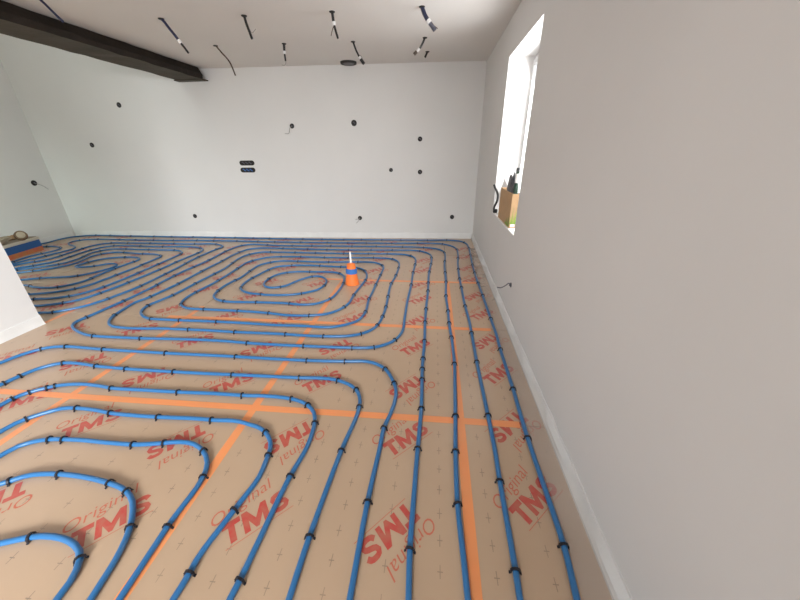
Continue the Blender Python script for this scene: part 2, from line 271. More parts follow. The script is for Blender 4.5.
CLIPN = [[[-2.904,1.802],[-2.734,1.85],[-2.433,1.835],[-1.931,1.831],[-1.39,1.832],[-0.865,1.833],[-0.567,1.847],[-0.298,1.789],[-0.214,1.65],[-0.224,1.275],[-0.235,0.869]],
 [[-2.703,1.414],[-2.686,1.508],[-2.551,1.654],[-2.277,1.642],[-2.05,1.633],[-1.69,1.631],[-1.275,1.635],[-0.847,1.64],[-0.588,1.642],[-0.44,1.563],[-0.387,1.405],[-0.411,
 1.12],[-0.433,0.696]],[[-2.483,1.312],[-2.44,1.37],[-2.376,1.404],[-2.332,1.432],[-1.971,1.439],[-1.511,1.442],[-1.103,1.451],[-0.82,1.45],[-0.681,1.403],[-0.605,1.287],
 [-0.611,0.94],[-0.62,0.573]],[[-2.211,1.158],[-2.023,1.26],[-1.772,1.243],[-1.49,1.241],[-1.161,1.244],[-0.833,1.183],[-0.759,1.043],[-0.775,0.785],[-0.809,0.55]],
 [[-1.937,1.038],[-1.845,1.053],[-1.459,1.053],[-1.324,1.074],[-1.103,1.058],[-0.999,0.914],[-1.001,0.713]],[[-1.857,0.816],[-1.671,0.868],[-1.411,0.85],[-1.296,0.825],
 [-1.139,0.67]],[[-1.486,0.619],[-1.253,0.566]]]
NEAR1 = [[0.52,0.772],[0.513,1.284],[0.519,1.647],[0.52,2.103],[0.522,2.577],[0.517,3.071],[0.333,2.305],[0.331,1.9],[0.335,1.426],[0.331,1.026],[0.325,0.674],[0.322,2.812],
 [0.32,3.239]]
NEAR2 = [[0.139,0.881],[0.145,1.171],[0.156,1.38],[0.176,1.864],[0.167,2.215],[0.161,2.466],[0.16,2.694],[0.151,3.006],[0.162,3.399],[-0.046,0.706],[-0.04,1.142],[-0.033,1.444],
 [-0.038,1.675],[-0.041,1.8],[-0.04,1.91],[-0.037,2.168],[-0.041,2.441],[-0.04,2.709],[-0.031,3.131],[-2.673,2.01],[-2.262,2.009],[-1.376,2.013],[-0.954,2.009],[-0.571,
 2.015],[-0.423,2.031],[-0.271,2.142],[-1.987,2.171],[-1.585,2.163],[-1.15,2.164],[-0.847,2.158],[-0.561,2.213],[-0.435,2.382],[-0.418,2.529],[-0.414,2.721],[-0.425,
 2.949],[-0.438,3.295]]
PRINTS = [[0.45,0.94,1],[0.45,1.368,0],[0.45,1.796,1],[0.45,2.224,0],[0.45,2.652,1],[0.45,3.08,0],[0.45,3.508,1],[0.45,3.936,0],[0.45,4.364,1],[0.45,4.792,0],[-0.115,0.785,0],
 [-0.115,1.213,1],[-0.115,1.641,0],[-0.115,2.069,1],[-0.115,2.497,0],[-0.115,2.925,1],[-0.115,3.353,0],[-0.115,3.781,1],[-0.115,4.209,0],[-0.115,4.637,1],[-0.115,5.065,0],
 [-0.69,0.765,1],[-0.69,1.193,0],[-0.69,1.621,1],[-0.69,2.049,0],[-0.69,2.477,1],[-0.69,2.905,0],[-0.69,3.333,1],[-0.69,3.761,0],[-0.69,4.189,1],[-0.69,4.617,0],[-0.69,
 5.045,1],[-1.26,0.69,1],[-1.26,1.118,0],[-1.26,1.546,1],[-1.26,1.974,0],[-1.26,2.402,1],[-1.26,2.83,0],[-1.26,3.258,1],[-1.26,3.686,0],[-1.26,4.114,1],[-1.26,4.542,0],
 [-1.26,4.97,1],[-1.84,0.73,0],[-1.84,1.158,1],[-1.84,1.586,0],[-1.84,2.014,1],[-1.84,2.442,0],[-1.84,2.87,1],[-1.84,3.298,0],[-1.84,3.726,1],[-1.84,4.154,0],[-1.84,4.582,
 1],[-1.84,5.01,0],[-2.43,1.288,1],[-2.43,1.716,0],[-2.43,2.144,1],[-2.43,2.572,0],[-2.43,3.0,1],[-2.43,3.428,0],[-2.43,3.856,1],[-2.43,4.284,0],[-2.43,4.712,1],[-2.43,
 5.14,0],[-3.03,1.696,1],[-3.03,2.124,0],[-3.03,2.552,1],[-3.03,2.98,0],[-3.03,3.408,1],[-3.03,3.836,0],[-3.03,4.264,1],[-3.03,4.692,0],[-3.03,5.12,1],[-3.61,2.064,0],
 [-3.61,2.492,1],[-3.61,2.92,0],[-3.61,3.348,1],[-3.61,3.776,0],[-3.61,4.204,1],[-3.61,4.632,0],[-3.61,5.06,1],[-4.2,2.512,0],[-4.2,2.94,1],[-4.2,3.368,0],[-4.2,3.796,1],
 [-4.2,4.224,0],[-4.2,4.652,1],[-4.2,5.08,0],[-4.78,2.86,1],[-4.78,3.288,0],[-4.78,3.716,1],[-4.78,4.144,0],[-4.78,4.572,1],[-4.78,5.0,0],[-5.37,2.99,0],[-5.37,3.418,1],
 [-5.37,3.846,0],[-5.37,4.274,1],[-5.37,4.702,0],[-5.37,5.13,1],[-5.95,3.368,1],[-5.95,3.796,0],[-5.95,4.224,1],[-5.95,4.652,0],[-5.95,5.08,1]]
CABLES = [[[-3.015,2.895,2.418],[-2.965,2.895,2.369],[-2.917,2.895,2.314],[-2.867,2.895,2.261]],[[-2.45,3.438,2.418],[-2.432,3.438,2.4],[-2.397,3.438,2.349],[-2.343,3.438,2.276],
 [-2.324,3.438,2.246],[-2.297,3.438,2.209],[-2.267,3.438,2.164]],[[-2.476,4.269,2.418],[-2.417,4.269,2.348],[-2.352,4.269,2.272],[-2.326,4.269,2.206],[-2.307,4.269,
 2.134]],[[-1.695,3.466,2.418],[-1.685,3.466,2.359],[-1.669,3.466,2.302],[-1.656,3.466,2.252]],[[-1.697,4.302,2.418],[-1.705,4.302,2.351],[-1.706,4.302,2.296],[-1.705,
 4.302,2.26]],[[-0.914,3.477,2.418],[-0.91,3.477,2.374],[-0.907,3.477,2.337],[-0.896,3.477,2.292],[-0.879,3.477,2.232]],[[-0.932,4.334,2.418],[-0.904,4.334,2.342],[-0.864,
 4.334,2.269],[-0.822,4.334,2.213]],[[-0.15,3.468,2.418],[-0.128,3.468,2.369],[-0.1,3.468,2.328],[-0.064,3.468,2.287],[-0.038,3.468,2.256]],[[-0.15,4.301,2.418],[-0.175,
 4.301,2.368],[-0.206,4.301,2.325],[-0.265,4.301,2.275]],[[-0.136,4.852,2.418],[-0.147,4.852,2.394],[-0.165,4.852,2.359]]]

# ---------------------------------------------------------------- the room
W, D, K, H, XL = 0.6476, 5.3973, 0.0294, 2.418, -6.371
PX, PY = -3.346, 2.180          # the low-side partition: its face and its free end
YB, HV = -1.6, 4.3              # wall behind the camera, height of the open void on the left
far = lambda x: D + K*x
Y0, Y1, S0, S1 = 2.6815, 3.7535, 0.7153, 2.1124   # window opening in the right wall
T = 0.34

o = struct(MB().prism([(XL-0.3, far(XL-0.3)), (W+0.3, far(W+0.3)), (W+0.3, far(W)+0.35), (XL-0.3, far(XL)+0.35)][::1], -0.05, HV+0.1).make('wall_far', M['plaster']))
for a, b_ in (((W, YB-0.2, -0.05), (W+T, Y0, H)), ((W, Y1, -0.05), (W+T, far(W)+0.02, H)), ((W, Y0, -0.05), (W+T, Y1, S0-0.012)), ((W, Y0, S1), (W+T, Y1, H))):
    struct(MB().box(a, b_).make('wall_right', M['plaster']))
struct(MB().box((XL-0.3, 0.6, -0.05), (XL, far(XL)+0.02, HV+0.1)).make('wall_left', M['plaster']))
# partition on the left of the near part of the room, ending under the beam
struct(MB().box((PX-0.13, YB, 0), (PX, PY, 2.274)).make('wall_partition', M['plaster']))
# wall behind the camera with the opening of the glazed garden door
w = MB(); w.box((PX-0.13, YB-0.3, -0.05), (-2.5, YB, H)); w.box((-0.1, YB-0.3, -0.05), (W, YB, H)); w.box((-2.5, YB-0.3, 2.2), (-0.1, YB, H))
struct(w.make('wall_back', M['plaster']))
w = MB(); w.box((XL, 0.6, -0.05), (-5.8, 0.8, HV)); w.box((-4.2, 0.6, -0.05), (PX-0.13, 0.8, HV)); w.box((-5.8, 0.6, 2.1), (-4.2, 0.8, HV))
struct(w.make('wall_near_left', M['plaster']))
struct(MB().box((-3.72, YB-0.3, H), (W+T, far(W)+0.2, H+0.2)).make('ceiling', M['ceiling']))
struct(MB().box((-3.72, 0.6, H+0.2), (-3.60, far(-3.7)+0.02, HV)).make('wall_upper', M['plaster']))
w = MB(); w.box((XL-0.3, 0.6, HV), (-5.45, 5.6, HV+0.1)); w.box((-4.05, 0.6, HV), (-3.6, 5.6, HV+0.1)); w.box((-5.45, 0.6, HV), (-4.05, 2.9, HV+0.1)); w.box((-5.45, 4.3, HV), (-4.05, 5.6, HV+0.1))
struct(w.make('ceiling_void', M['ceiling']))

# window in the right wall: frame, two panes, sill
win = struct(empty('window_1', (W+0.2, (Y0+Y1)/2, S0)))
def frame_bars(y0, y1, z0, z1, x0, x1, t):
    f = MB(); f.box((x0, y0, z0), (x1, y0+t, z1)); f.box((x0, y1-t, z0), (x1, y1, z1)); f.box((x0, y0+t, z0), (x1, y1-t, z0+t)); f.box((x0, y0+t, z1-t), (x1, y1-t, z1)); return f
HW, HH = (Y1-Y0)/2, S1-S0
frame_bars(-HW, HW, 0, HH, 0.03, 0.09, 0.035).make('window_frame', M['pvc'], win, bevel=0.004)
for s in (-1, 1):
    ya, yb = (0.003, HW-0.038) if s > 0 else (-HW+0.038, -0.003)
    sash = frame_bars(ya, yb, 0.038, HH-0.038, 0.015, 0.07, 0.045).make('sash', M['pvc'], win, bevel=0.004)
    MB().box((0.035, ya+0.045, 0.083), (0.045, yb-0.045, HH-0.083)).make('pane', M['glass'], sash)
    if s > 0: MB().box((-0.015, ya+0.012, 0.62), (0.015, ya+0.035, 0.74)).make('handle', M['pvc'], sash, bevel=0.005)
struct(MB().box((W-0.004, Y0+0.001, S0-0.0115), (W+0.215, Y1-0.001, S0)).make('trim_1', M['white'], bevel=0.003))

# glazed garden door behind the camera (outside the frame, the daylight comes through them)
dr = struct(empty('door_1', (-1.3, YB-0.2, 0)))
f = MB()
for x0, x1 in ((-1.2, -1.14), (-0.03, 0.03), (1.14, 1.2)): f.box((x0, -0.03, 0), (x1, 0.03, 2.2))
f.box((-1.2, -0.03, 2.14), (1.2, 0.03, 2.2)); f.box((-1.2, -0.03, 0), (1.2, 0.03, 0.05)); f.make('door_frame', M['pvc'], dr)
for x0, x1 in ((-1.14, -0.03), (0.03, 1.14)): MB().box((x0, -0.005, 0.05), (x1, 0.005, 2.14)).make('pane', M['glass'], dr)

# ---------------------------------------------------------------- the floor: insulation boards, taped joints, printed lettering
floor = struct(MB().box((XL-0.3, YB-0.3, -0.2), (W+0.3, far(W)+0.3, -0.03)).make('floor', M['sack']))
PXS, PYS = 1.1765, 1.0275
xs = [XL+0.004] + [v for v in (0.1785 - PXS*k for k in range(6, -1, -1)) if v > XL+0.1] + [W-0.012]
ys = [YB] + [v for v in (1.3648 + PYS*k for k in range(-2, 5)) if v < 5.15] + [5.1]
GAP = 0.0025
panels = {}
for i in range(len(xs)-1):
    for j in range(len(ys)-1):
        x0, x1, y0, y1 = xs[i], xs[i+1], ys[j], ys[j+1]
        last = j == len(ys)-2
        ya, yb = (far(x0)-0.012, far(x1)-0.012) if last else (y1-GAP, y1-GAP)
        b = MB().prism([(x0+GAP, y0+GAP), (x1-GAP, y0+GAP), (x1-GAP, yb), (x0+GAP, ya)], -0.03, 0)
        panels[i, j] = b.make('insulation_panel', M['board'], floor, bevel=0.0015)
def cell(x, y):
    i = max(k for k in range(len(xs)-1) if xs[k] <= x); j = max(k for k in range(len(ys)-1) if ys[k] <= y); return i, j
TW = 0.0225
def tape(x0, y0, x1, y1, z, wob):
    n = max(2, int(math.hypot(x1-x0, y1-y0)/0.15)); b = MB(); V, F_ = [], []
    nx, ny = -(y1-y0), (x1-x0); l = math.hypot(nx, ny); nx /= l; ny /= l; ph = random.random()*6
    for k in range(n+1):
        t = k/n; d = wob*math.sin(ph + t*5)*0.5; cx, cy = x0+(x1-x0)*t+nx*d, y0+(y1-y0)*t+ny*d
        for s in (-1, 1):
            for zz in (z, z+0.0005): V.append((cx+nx*TW*s, cy+ny*TW*s, zz))
    for k in range(n):
        a = 4*k; F_ += [(a+1, a+5, a+7, a+3)[::-1], (a, a+1, a+5, a+4), (a+2, a+6, a+7, a+3)]
    F_ += [(0, 2, 3, 1), (4*n, 4*n+1, 4*n+3, 4*n+2)]
    return b.add(V, F_).make('joint_tape', M['tape'], floor)
for x in xs[1:-1]:
    tape(x, -0.5, x, 3.42 if x > -1.1 else 2.62, 0.0002, 0.008)
for y in ys[1:-1]:
    if 0 < y < 4: tape((-3.2, -2.35, -1.30)[round((y-1.3648)/PYS)] if y > 1 else -3.2, y, W-0.15, y, 0.0008, 0.008)

# lettering: letters of about 8 cm with a script word above and a thin rule below, one mesh shared by every print
def text_mesh():
    c = bpy.data.curves.new('lettering', 'FONT'); c.body = 'Original'; c.size = 0.077; c.shear = 0.3; c.resolution_u = 3; c.space_character = 1.02; c.offset = -0.0004
    ob = bpy.data.objects.new('lettering', c); COL.objects.link(ob)
    me = bpy.data.meshes.new_from_object(ob.evaluated_get(bpy.context.evaluated_depsgraph_get()))
    me.transform(Matrix.Translation((-0.140, 0.060, 0)) @ Matrix.Rotation(0.10, 4, 'Z')); bpy.data.objects.remove(ob); bpy.data.curves.remove(c)
    b = MB()
    def poly(P): b.add([(x, y, 0) for x, y in P], [tuple(range(len(P)))])
    lo, hi = -0.045, 0.046
    poly([(-0.108, hi-0.024), (-0.0865, hi-0.024), (-0.0865, lo), (-0.063, lo), (-0.063, hi-0.024), (-0.040, hi-0.024), (-0.040, hi), (-0.108, hi)])       # T
    poly([(-0.034, lo), (-0.012, lo), (-0.012, hi), (-0.034, hi)]); poly([(0.043, lo), (0.065, lo), (0.065, hi), (0.043, hi)])                              # M
    poly([(-0.012, hi), (-0.012, hi-0.045), (0.0095, lo), (0.0215, lo), (0.043, hi-0.045), (0.043, hi), (0.0155, hi-0.052)])
    P = [Vector((x, y)) for x, y in ((0.141, 0.020), (0.132, 0.032), (0.113, 0.0355), (0.095, 0.031), (0.089, 0.020), (0.095, 0.008), (0.113, 0.0005), (0.132, -0.007), (0.138, -0.020), (0.131, -0.031), (0.112, -0.0355), (0.092, -0.031), (0.083, -0.020))]
    P = smooth_path(P, 0.008)
    V = []                                                                                                                                             # S
    for i, p in enumerate(P):
        t = (P[min(i+1, len(P)-1)] - P[max(i-1, 0)]).normalized(); V += [(p.x-t.y*0.0105, p.y+t.x*0.0105, 0), (p.x+t.y*0.0105, p.y-t.x*0.0105, 0)]
    b.add(V, [(2*i, 2*i+1, 2*i+3, 2*i+2) for i in range(len(P)-1)])
    b.v = [(x + 0.10*y, y, z) for x, y, z in b.v]
    b.k = 1; b.add([v.co for v in me.vertices], [tuple(p.vertices) for p in me.polygons])
    b.add([(-0.112,-0.058,0),(0.150,-0.058,0),(0.150,-0.0555,0),(-0.112,-0.0555,0)], [(0,1,2,3)])
    return b.mesh('printed_lettering', [M['ink'], M['ink_thin']])
LET = text_mesh()
for x, y, north in PRINTS:
    p = panels[cell(x, y)]
    put('printed_lettering', LET, p, (x, y, 0.0006), math.radians(46) + (0 if north else PI) + random.uniform(-0.03, 0.03))

# foam edge strips along the walls and the clear skirt film lying on the boards
def strip(pts, normals_in, h, name, wav=0.004):
    V, F_ = [], []; n = len(pts)
    for i, (x, y) in enumerate(pts):
        nx, ny = normals_in; q = random.uniform(-1, 1)
        hh = h + q*0.006; bul = wav*(1+math.sin(i*0.9)+q*0.6)
        for d, z in ((0.0, hh), (0.007, hh), (0.010+bul, hh*0.62), (0.012+bul*0.4, hh*0.3), (0.022, 0.001), (0.0, 0.001)):
            V.append((x+nx*d, y+ny*d, z))
    for i in range(n-1):
        for k in range(6): a, b_ = i*6+k, i*6+(k+1)%6; F_.append((a, b_, b_+6, a+6))
    F_ += [tuple(range(6)), tuple(range((n-1)*6, n*6))]
    return struct(MB().add(V, F_).make(name, M['foam'], smooth=True))
strip([(W, YB + (far(W)-0.03-YB)*i/90) for i in range(91)], (-1, 0), 0.085, 'baseboard_right', 0.010)
strip([(XL+0.02+(W-XL-0.05)*i/80, far(XL+0.02+(W-XL-0.05)*i/80)) for i in range(81)], (0, -1), 0.085, 'baseboard_far')
strip([(XL, 0.85+(far(XL)-0.9)*i/50) for i in range(51)], (1, 0), 0.085, 'baseboard_left')
strip([(PX, YB+(PY-YB)*i/40) for i in range(41)], (1, 0), 0.085, 'baseboard_partition', 0.002)
V, F_ = [], []
NF = 120
edge = [q for q in smooth_path(C1) if q.x > 0.3]
for i in range(NF+1):
    y = -0.4 + (far(W)-0.6+0.4)*i/NF
    xp = max(q.x for q in edge if abs(q.y-y) < 0.06) + 0.017                # the film stops at the outermost pipe
    wd = min(W-0.022-xp, 0.125 + 0.03*math.sin(i*0.37) + 0.02*math.sin(i*1.3+1))
    for k in range(5):
        t = k/4; V.append((W-0.022-wd*t, y, 0.0016 + (0.002*abs(math.sin(i*0.8+k*1.9)) if 0 < k < 4 else 0.012*(k == 0))))
for i in range(NF):
    for k in range(4): a = i*5+k; F_.append((a, a+1, a+6, a+5))
fo = MB().add(V, F_).make('edge_film', M['film'], smooth=True)
tag(fo, 'clear plastic skirt film lying on the boards along the right wall', 'plastic film')

# ---------------------------------------------------------------- the heating pipes
R = 0.0112
def clip_mesh():
    sec = []
    for a in (-52, -20, 15, 50, 90, 130, 165, 200, 232):
        r = 0.0142
        if a in (-52, 232): sec.append((0.0185 if a < 0 else -0.0185, 0.0006, a)); continue
        sec.append((r*math.cos(math.radians(a)), R + r*math.sin(math.radians(a)), a))
    V, F_ = [], []
    for x, z, a in sec:
        l = math.hypot(x, z-R) or 1; ux, uz = x/l, (z-R)/l
        for dy in (-0.0045, 0.0045):
            V.append((x, dy, z)); V.append((x+ux*0.0042, dy, max(z+uz*0.0042, 0.0006)))
    for i in range(len(sec)-1):
        a = i*4; F_ += [(a, a+2, a+6, a+4), (a+1, a+5, a+7, a+3), (a, a+4, a+5, a+1), (a+2, a+3, a+7, a+6)]
    F_ += [(0, 1, 3, 2), tuple(len(V)-4+k for k in (0, 2, 3, 1))]
    return MB().add(V, F_).mesh('pipe_clip', M['clip'])
CLIP = clip_mesh()
def pipe(P, label, clip_at=(), spacing=None, skip_near=None, group=None):
    path = smooth_path(P); r = 0.0
    for p in path: p.z = R + 0.0005
    o = MB().tube(path, R, 10).make('heating_pipe', M['pipe'], smooth=True)
    tag(o, label, 'pipe', group)
    placed = []
    def clip(i):
        t = path[min(i+1, len(path)-1)] - path[max(i-1, 0)]
        put('pipe_clip', CLIP, o, (path[i].x, path[i].y, 0), math.atan2(t.y, t.x) - PI/2 + random.uniform(-0.16, 0.16)); placed.append(path[i])
    for c in clip_at:
        i = min(range(len(path)), key=lambda k: (path[k].x-c[0])**2 + (path[k].y-c[1])**2); clip(i)
    if spacing:
        acc = 0; nxt = 0.2
        for i in range(1, len(path)):
            acc += (path[i]-path[i-1]).length
            if acc >= nxt:
                nxt = acc + spacing*random.uniform(0.75, 1.25)
                p = path[i]
                if p.y < 0.3 or any((p-q).length < 0.17 for q in placed): continue
                if skip_near and skip_near(p): continue
                clip(i)
    return o
pipe(C1, 'long blue pipe circuit nearest the right wall, following the far wall into the left-hand coil', NEAR1, 0.34, lambda p: (p.x > 0.1 and p.y < 3.0) or p.x < XL+0.1)
pipe(C2, 'long blue pipe circuit coiling around the orange bottle in the middle of the floor', NEAR2, 0.33, lambda p: (p.x > -0.3 and p.y < 3.2) or (p.y < 2.4 and p.y > 1.9 and p.x > -1.6))
names = ['outermost and longest', 'second from the outside', 'third from the outside', 'middle one, fourth from the outside', 'third from the inside', 'second from the inside', 'innermost and shortest']
for P, c, nm in zip(RUNS, CLIPN, names):
    pipe(P, 'blue pipe bending round the front left corner, ' + nm, c, group='nested pipe bends at the front left')

# ---------------------------------------------------------------- timber beam
bm_ = empty('timber_beam', (-3.5, 2.0, 2.274)); tag(bm_, 'dark timber beam under the ceiling edge on the left', 'beam')
def rough_beam():
    V, F_ = [], []; n = 46
    for i in range(n+1):
        y = YB - 2.0 + (5.20-YB)*i/n
        j = lambda s: random.uniform(-s, s)
        V += [(-0.215+j(.006), y, 0.004+j(.004)), (0.195+j(.008), y, 0.0+j(.005)), (0.208+j(.008), y, 0.05+j(.006)), (0.15+j(.01), y, 0.142), (-0.215, y, 0.142)]
    for i in range(n):
        for k in range(5): a, b_ = i*5+k, i*5+(k+1)%5; F_.append((a, a+5, b_+5, b_))
    b = MB().add(V, F_); b.mi = [1 if (q % 5) == 0 else 0 for q in range(len(F_))]
    b.add(V[:5], [(0,1,2,3,4)]); b.add(V[-5:], [(4,3,2,1,0)])
    return b
rough_beam().make('body', [M['timber_dark'], M['timber_under']], bm_)
MB().box((-0.225, 3.17, -0.012), (0.225, 3.28, 0.0)).make('bearing_plate', M['timber_under'], bm_)

# ---------------------------------------------------------------- cables hanging from the ceiling
def cable(P, label, sheath, width, tape_at=None, tail=None, hook=True, thick_after=None, two=None):
    root = empty('ceiling_cable', P[0]); tag(root, label, 'cable', 'cables hanging from the ceiling')
    o0 = Vector(P[0]); path = [p - o0 for p in smooth_path([(P[0][0], P[0][1], P[0][2])] + P[1:], 0.012)]
    n = len(path)
    k = int(n*tape_at) if tape_at else n-1
    MB().tube(path[:k+1], width, 7).make('sheath', M[sheath], root, smooth=True)
    if tape_at:
        MB().tube(path[k:min(k+3, n)], width*1.25, 8).make('tape_band', M['white'], root, smooth=True)
        MB().tube(path[min(k+2, n-2):], [width*(thick_after or 0.8)]*(n-min(k+2, n-2)), 7).make('cable_end', M[two or sheath], root, smooth=True)
    if hook:
        MB().lathe([(0.010, -0.008), (0.022, -0.007), (0.025, -0.002), (0.025, 0.0)], 12).make('ceiling_grommet', M['dark'], root, smooth=True)
    if tail:
        MB().tube([p for p in smooth_path([path[int(n*tail[0])]] + [path[int(n*tail[0])] + Vector(t) for t in tail[1]], 0.012)], 0.0032, 5).make('loose_wire', M[tail[2]], root, smooth=True)
    return root
cable(CABLES[0], 'navy cable hanging beside the timber beam, cut off by the picture edge', 'navy', 0.009, hook=True)
cable(CABLES[1], 'long blue and black cable with a white band, hanging nearest the end of the beam', 'navy', 0.012, 0.62, thick_after=0.8, two='black')
cable(CABLES[2], 'single thin dark cable, longest in the row by the far wall', 'brown', 0.008)
cable(CABLES[3], 'black cable with two pale loose wires, near the row on the left', 'black', 0.011, None, (0.62, [(0.03, 0, -0.005), (0.06, 0, 0.02)], 'wire'))
cable(CABLES[4], 'short straight black cable with white band and curled wire, near the far wall', 'black', 0.013, 0.42, (0.97, [(0.0, 0, -0.02), (-0.02, 0, -0.04), (-0.05, 0, -0.035)], 'wire'), thick_after=0.75)
cable(CABLES[5], 'black cable with white band and forked thin wire, middle of the front row', 'black', 0.012, 0.40, (0.5, [(-0.015, 0, -0.02), (-0.035, 0, -0.07)], 'brown'), thick_after=0.8)
cable(CABLES[6], 'curved dark cable with a thick end above the round ceiling recess', 'black', 0.010, 0.66, (0.55, [(0.035, 0, -0.02), (0.06, 0, -0.08)], 'wire'), thick_after=1.7)
cable(CABLES[7], 'thickest cable bundle, navy with grey and brown ends, right of the front row', 'navy', 0.017, 0.54, (0.6, [(0.03, 0, -0.02), (0.075, 0, -0.05)], 'brown'), thick_after=1.0, two='greycable')
cable(CABLES[8], 'black cable bent to the left with a white band, right of the back row', 'black', 0.011, 0.60, None, thick_after=1.5, two='brown')
cable(CABLES[9], 'shortest dark cable stub close to the ceiling corner by the far wall', 'black', 0.012)
rc = empty('recessed_ceiling_box', (-1.2, 5.22, H)); tag(rc, 'round dark recess box in the ceiling against the far wall', 'ceiling box')
MB().lathe([(0.075, -0.02), (0.105, -0.024), (0.11, 0.0), (0.102, 0.0)], 24).make('rim', M['dark'], rc, smooth=True)
MB().lathe([(0.0, -0.0235), (0.072, -0.0235), (0.072, -0.018)], 20).make('lid', M['steel'], rc, smooth=True)

# ---------------------------------------------------------------- electrical boxes in the walls
def wall_box(pos, normal, label, r=0.034, tails=(), name='socket_box'):
    root = empty(name, pos); tag(root, label, 'socket box', 'open electrical boxes in the walls')
    mt = Vector(normal).to_track_quat('Z', 'Y').to_matrix()
    MB().lathe([(r, 0.0), (r, 0.003), (r*0.86, 0.004), (r*0.84, 0.0015), (0.001, 0.0012)], 16, mtx=mt).make('box', M['dark'], root, smooth=True)  # no hole in the wall: the recess's shade is put into the dark colour
    b = MB(); b.tube([mt @ Vector(v) for v in ((-0.3*r, 0.2*r, 0.001), (-0.1*r, 0.3*r, 0.012), (0.3*r, -0.1*r, 0.014), (0.4*r, -0.4*r, 0.003))], 0.004, 5)
    b.make('wire_loop', M['greycable'], root, smooth=True)
    for t in tails:
        MB().tube(smooth_path([(0,0,0)] + list(t), 0.01), 0.0042, 5).make('loose_wire', M['wire'] if len(t) < 4 else M['greycable'], root, smooth=True)
    return root
FN = (K, -1, 0)
fw = lambda x, z: (x, far(x), z)
wall_box(fw(-2.144, 1.68), FN, 'round wall box high on the far wall with a pale wire dangling on its left', tails=[[(-0.03,-0.02,-0.03), (-0.055,-0.03,-0.10), (-0.11,-0.04,-0.10)]])
wall_box(fw(-1.206, 1.706), FN, 'largest round wall box, alone high in the middle of the far wall', 0.042)
wall_box(fw(-0.234, 1.484), FN, 'round wall box on the far wall, upper one of the vertical pair by the corner')
wall_box(fw(-0.674, 1.06), FN, 'round wall box on the far wall, left of the lower box of the pair', 0.03)
wall_box(fw(-0.227, 1.029), FN, 'round wall box on the far wall, lower one of the vertical pair by the corner')
wall_box(fw(-1.202, 0.328), FN, 'low wall box on the far wall with loose wires, behind the orange bottle', tails=[[(-0.03,-0.03,-0.01), (-0.07,-0.03,-0.02)], [(-0.02,-0.03,-0.04), (-0.06,-0.03,-0.08)]])
wall_box(fw(0.299, 0.349), FN, 'low wall box on the far wall nearest the right-hand corner')
wall_box(fw(-4.036, 0.351), FN, 'low wall box on the far wall below and left of the two long boxes')
wall_box(fw(-4.765, 1.995), FN, 'dark wall box highest on the far wall, left of the end of the beam', 0.036)
wall_box(fw(-5.432, 1.457), FN, 'dark wall box on the far wall near the left corner, below the highest one', 0.036)
wall_box((XL, 4.927, 0.915), (1, 0, 0), 'wall box on the left wall above the carton, a short wire sticking out', 0.042, [[(0.04,-0.02,0.0), (0.12,0.02,-0.05), (0.17,0.03,-0.10)]])
wall_box((W, 2.548, 0.336), (-1, 0, 0), 'low cable outlet on the right wall under the window, grey cable bent out of it', 0.02,
         [[(-0.02,0.0,0.015), (-0.035,0.01,-0.005), (-0.075,0.03,-0.04), (-0.10,0.04,-0.038)]])
def long_box(x, z, label, inner):
    root = empty('long_socket_box', fw(x, z)); tag(root, label, 'socket box', 'open electrical boxes in the walls'); root.rotation_euler = (0, 0, math.atan(K))
    L, r = 0.085, 0.036
    pts = [(L+r*math.cos(a), r*math.sin(a)) for a in [(-PI/2)+PI*i/8 for i in range(9)]] + [(-L+r*math.cos(a), r*math.sin(a)) for a in [(PI/2)+PI*i/8 for i in range(9)]]
    n = len(pts); V = []
    for s, d in ((1, 0), (1, -0.005), (0.86, -0.006), (0.85, -0.002)): V += [(px*(1 if s == 1 else 0.95), d, pz*s) for px, pz in pts]
    F_ = [(j*n+i, j*n+(i+1)%n, (j+1)*n+(i+1)%n, (j+1)*n+i) for j in range(3) for i in range(n)] + [tuple(range(3*n, 4*n))]
    MB().add(V, F_).make('box', M['dark'], root)  # sits on the wall, its inner shade put into the dark colour
    b = MB()
    for q in (-0.055, 0.0, 0.055): b.tube([(q-0.02, -0.003, 0.012), (q-0.01, -0.018, 0.016), (q+0.015, -0.018, -0.008), (q+0.02, -0.004, -0.014)], 0.006, 6)
    b.make('wire_loop', M[inner], root, smooth=True)
long_box(-2.946, 1.176, 'long dark triple wall box on the far wall, upper of the two', 'greycable')
long_box(-2.951, 1.073, 'long triple wall box with blue wires on the far wall, lower of the two', 'blueband')

# ---------------------------------------------------------------- things on the window sill
ZS = S0
cb = empty('cardboard_box', (W+0.006, 2.93, ZS)); tag(cb, 'open brown cardboard box with printed green grass standing on the window sill', 'box')
BX, BY, BZ = 0.075, 0.53, 0.285
b = MB(); t = 0.004
b.box((0,0,0),(t,BY,BZ)); b.box((BX-t,0,0),(BX,BY,BZ)); b.box((t,0,0),(BX-t,t,BZ)); b.box((t,BY-t,0),(BX-t,BY,BZ)); b.box((t,t,0),(BX-t,BY-t,t))
b.make('carton', M['card'], cb)
b = MB()
for k in range(9):
    x = 0.006 + 0.0076*k; hgt = random.uniform(0.06, 0.14); l = random.uniform(-0.012, 0.012)
    b.add([(x-0.004, -0.0006, 0.035), (x+0.004, -0.0006, 0.035), (x+l, -0.0006, 0.05+hgt)], [(0, 1, 2)])
for k in range(12):
    y = 0.005 + 0.015*k; hgt = (0.13 - 0.009*k)*random.uniform(0.7, 1.1); l = random.uniform(-0.02, 0.02)
    b.add([(-0.0006, y-0.009, 0.01), (-0.0006, y+0.009, 0.01), (-0.0006, y+l, 0.012+hgt)], [(0, 2, 1)])
b.make('printed_grass', M['leaf'], cb)
MB().box((0.012, -0.0012, 0.010), (0.048, -0.0004, 0.034)).make('paper_label', M['white'], cb)
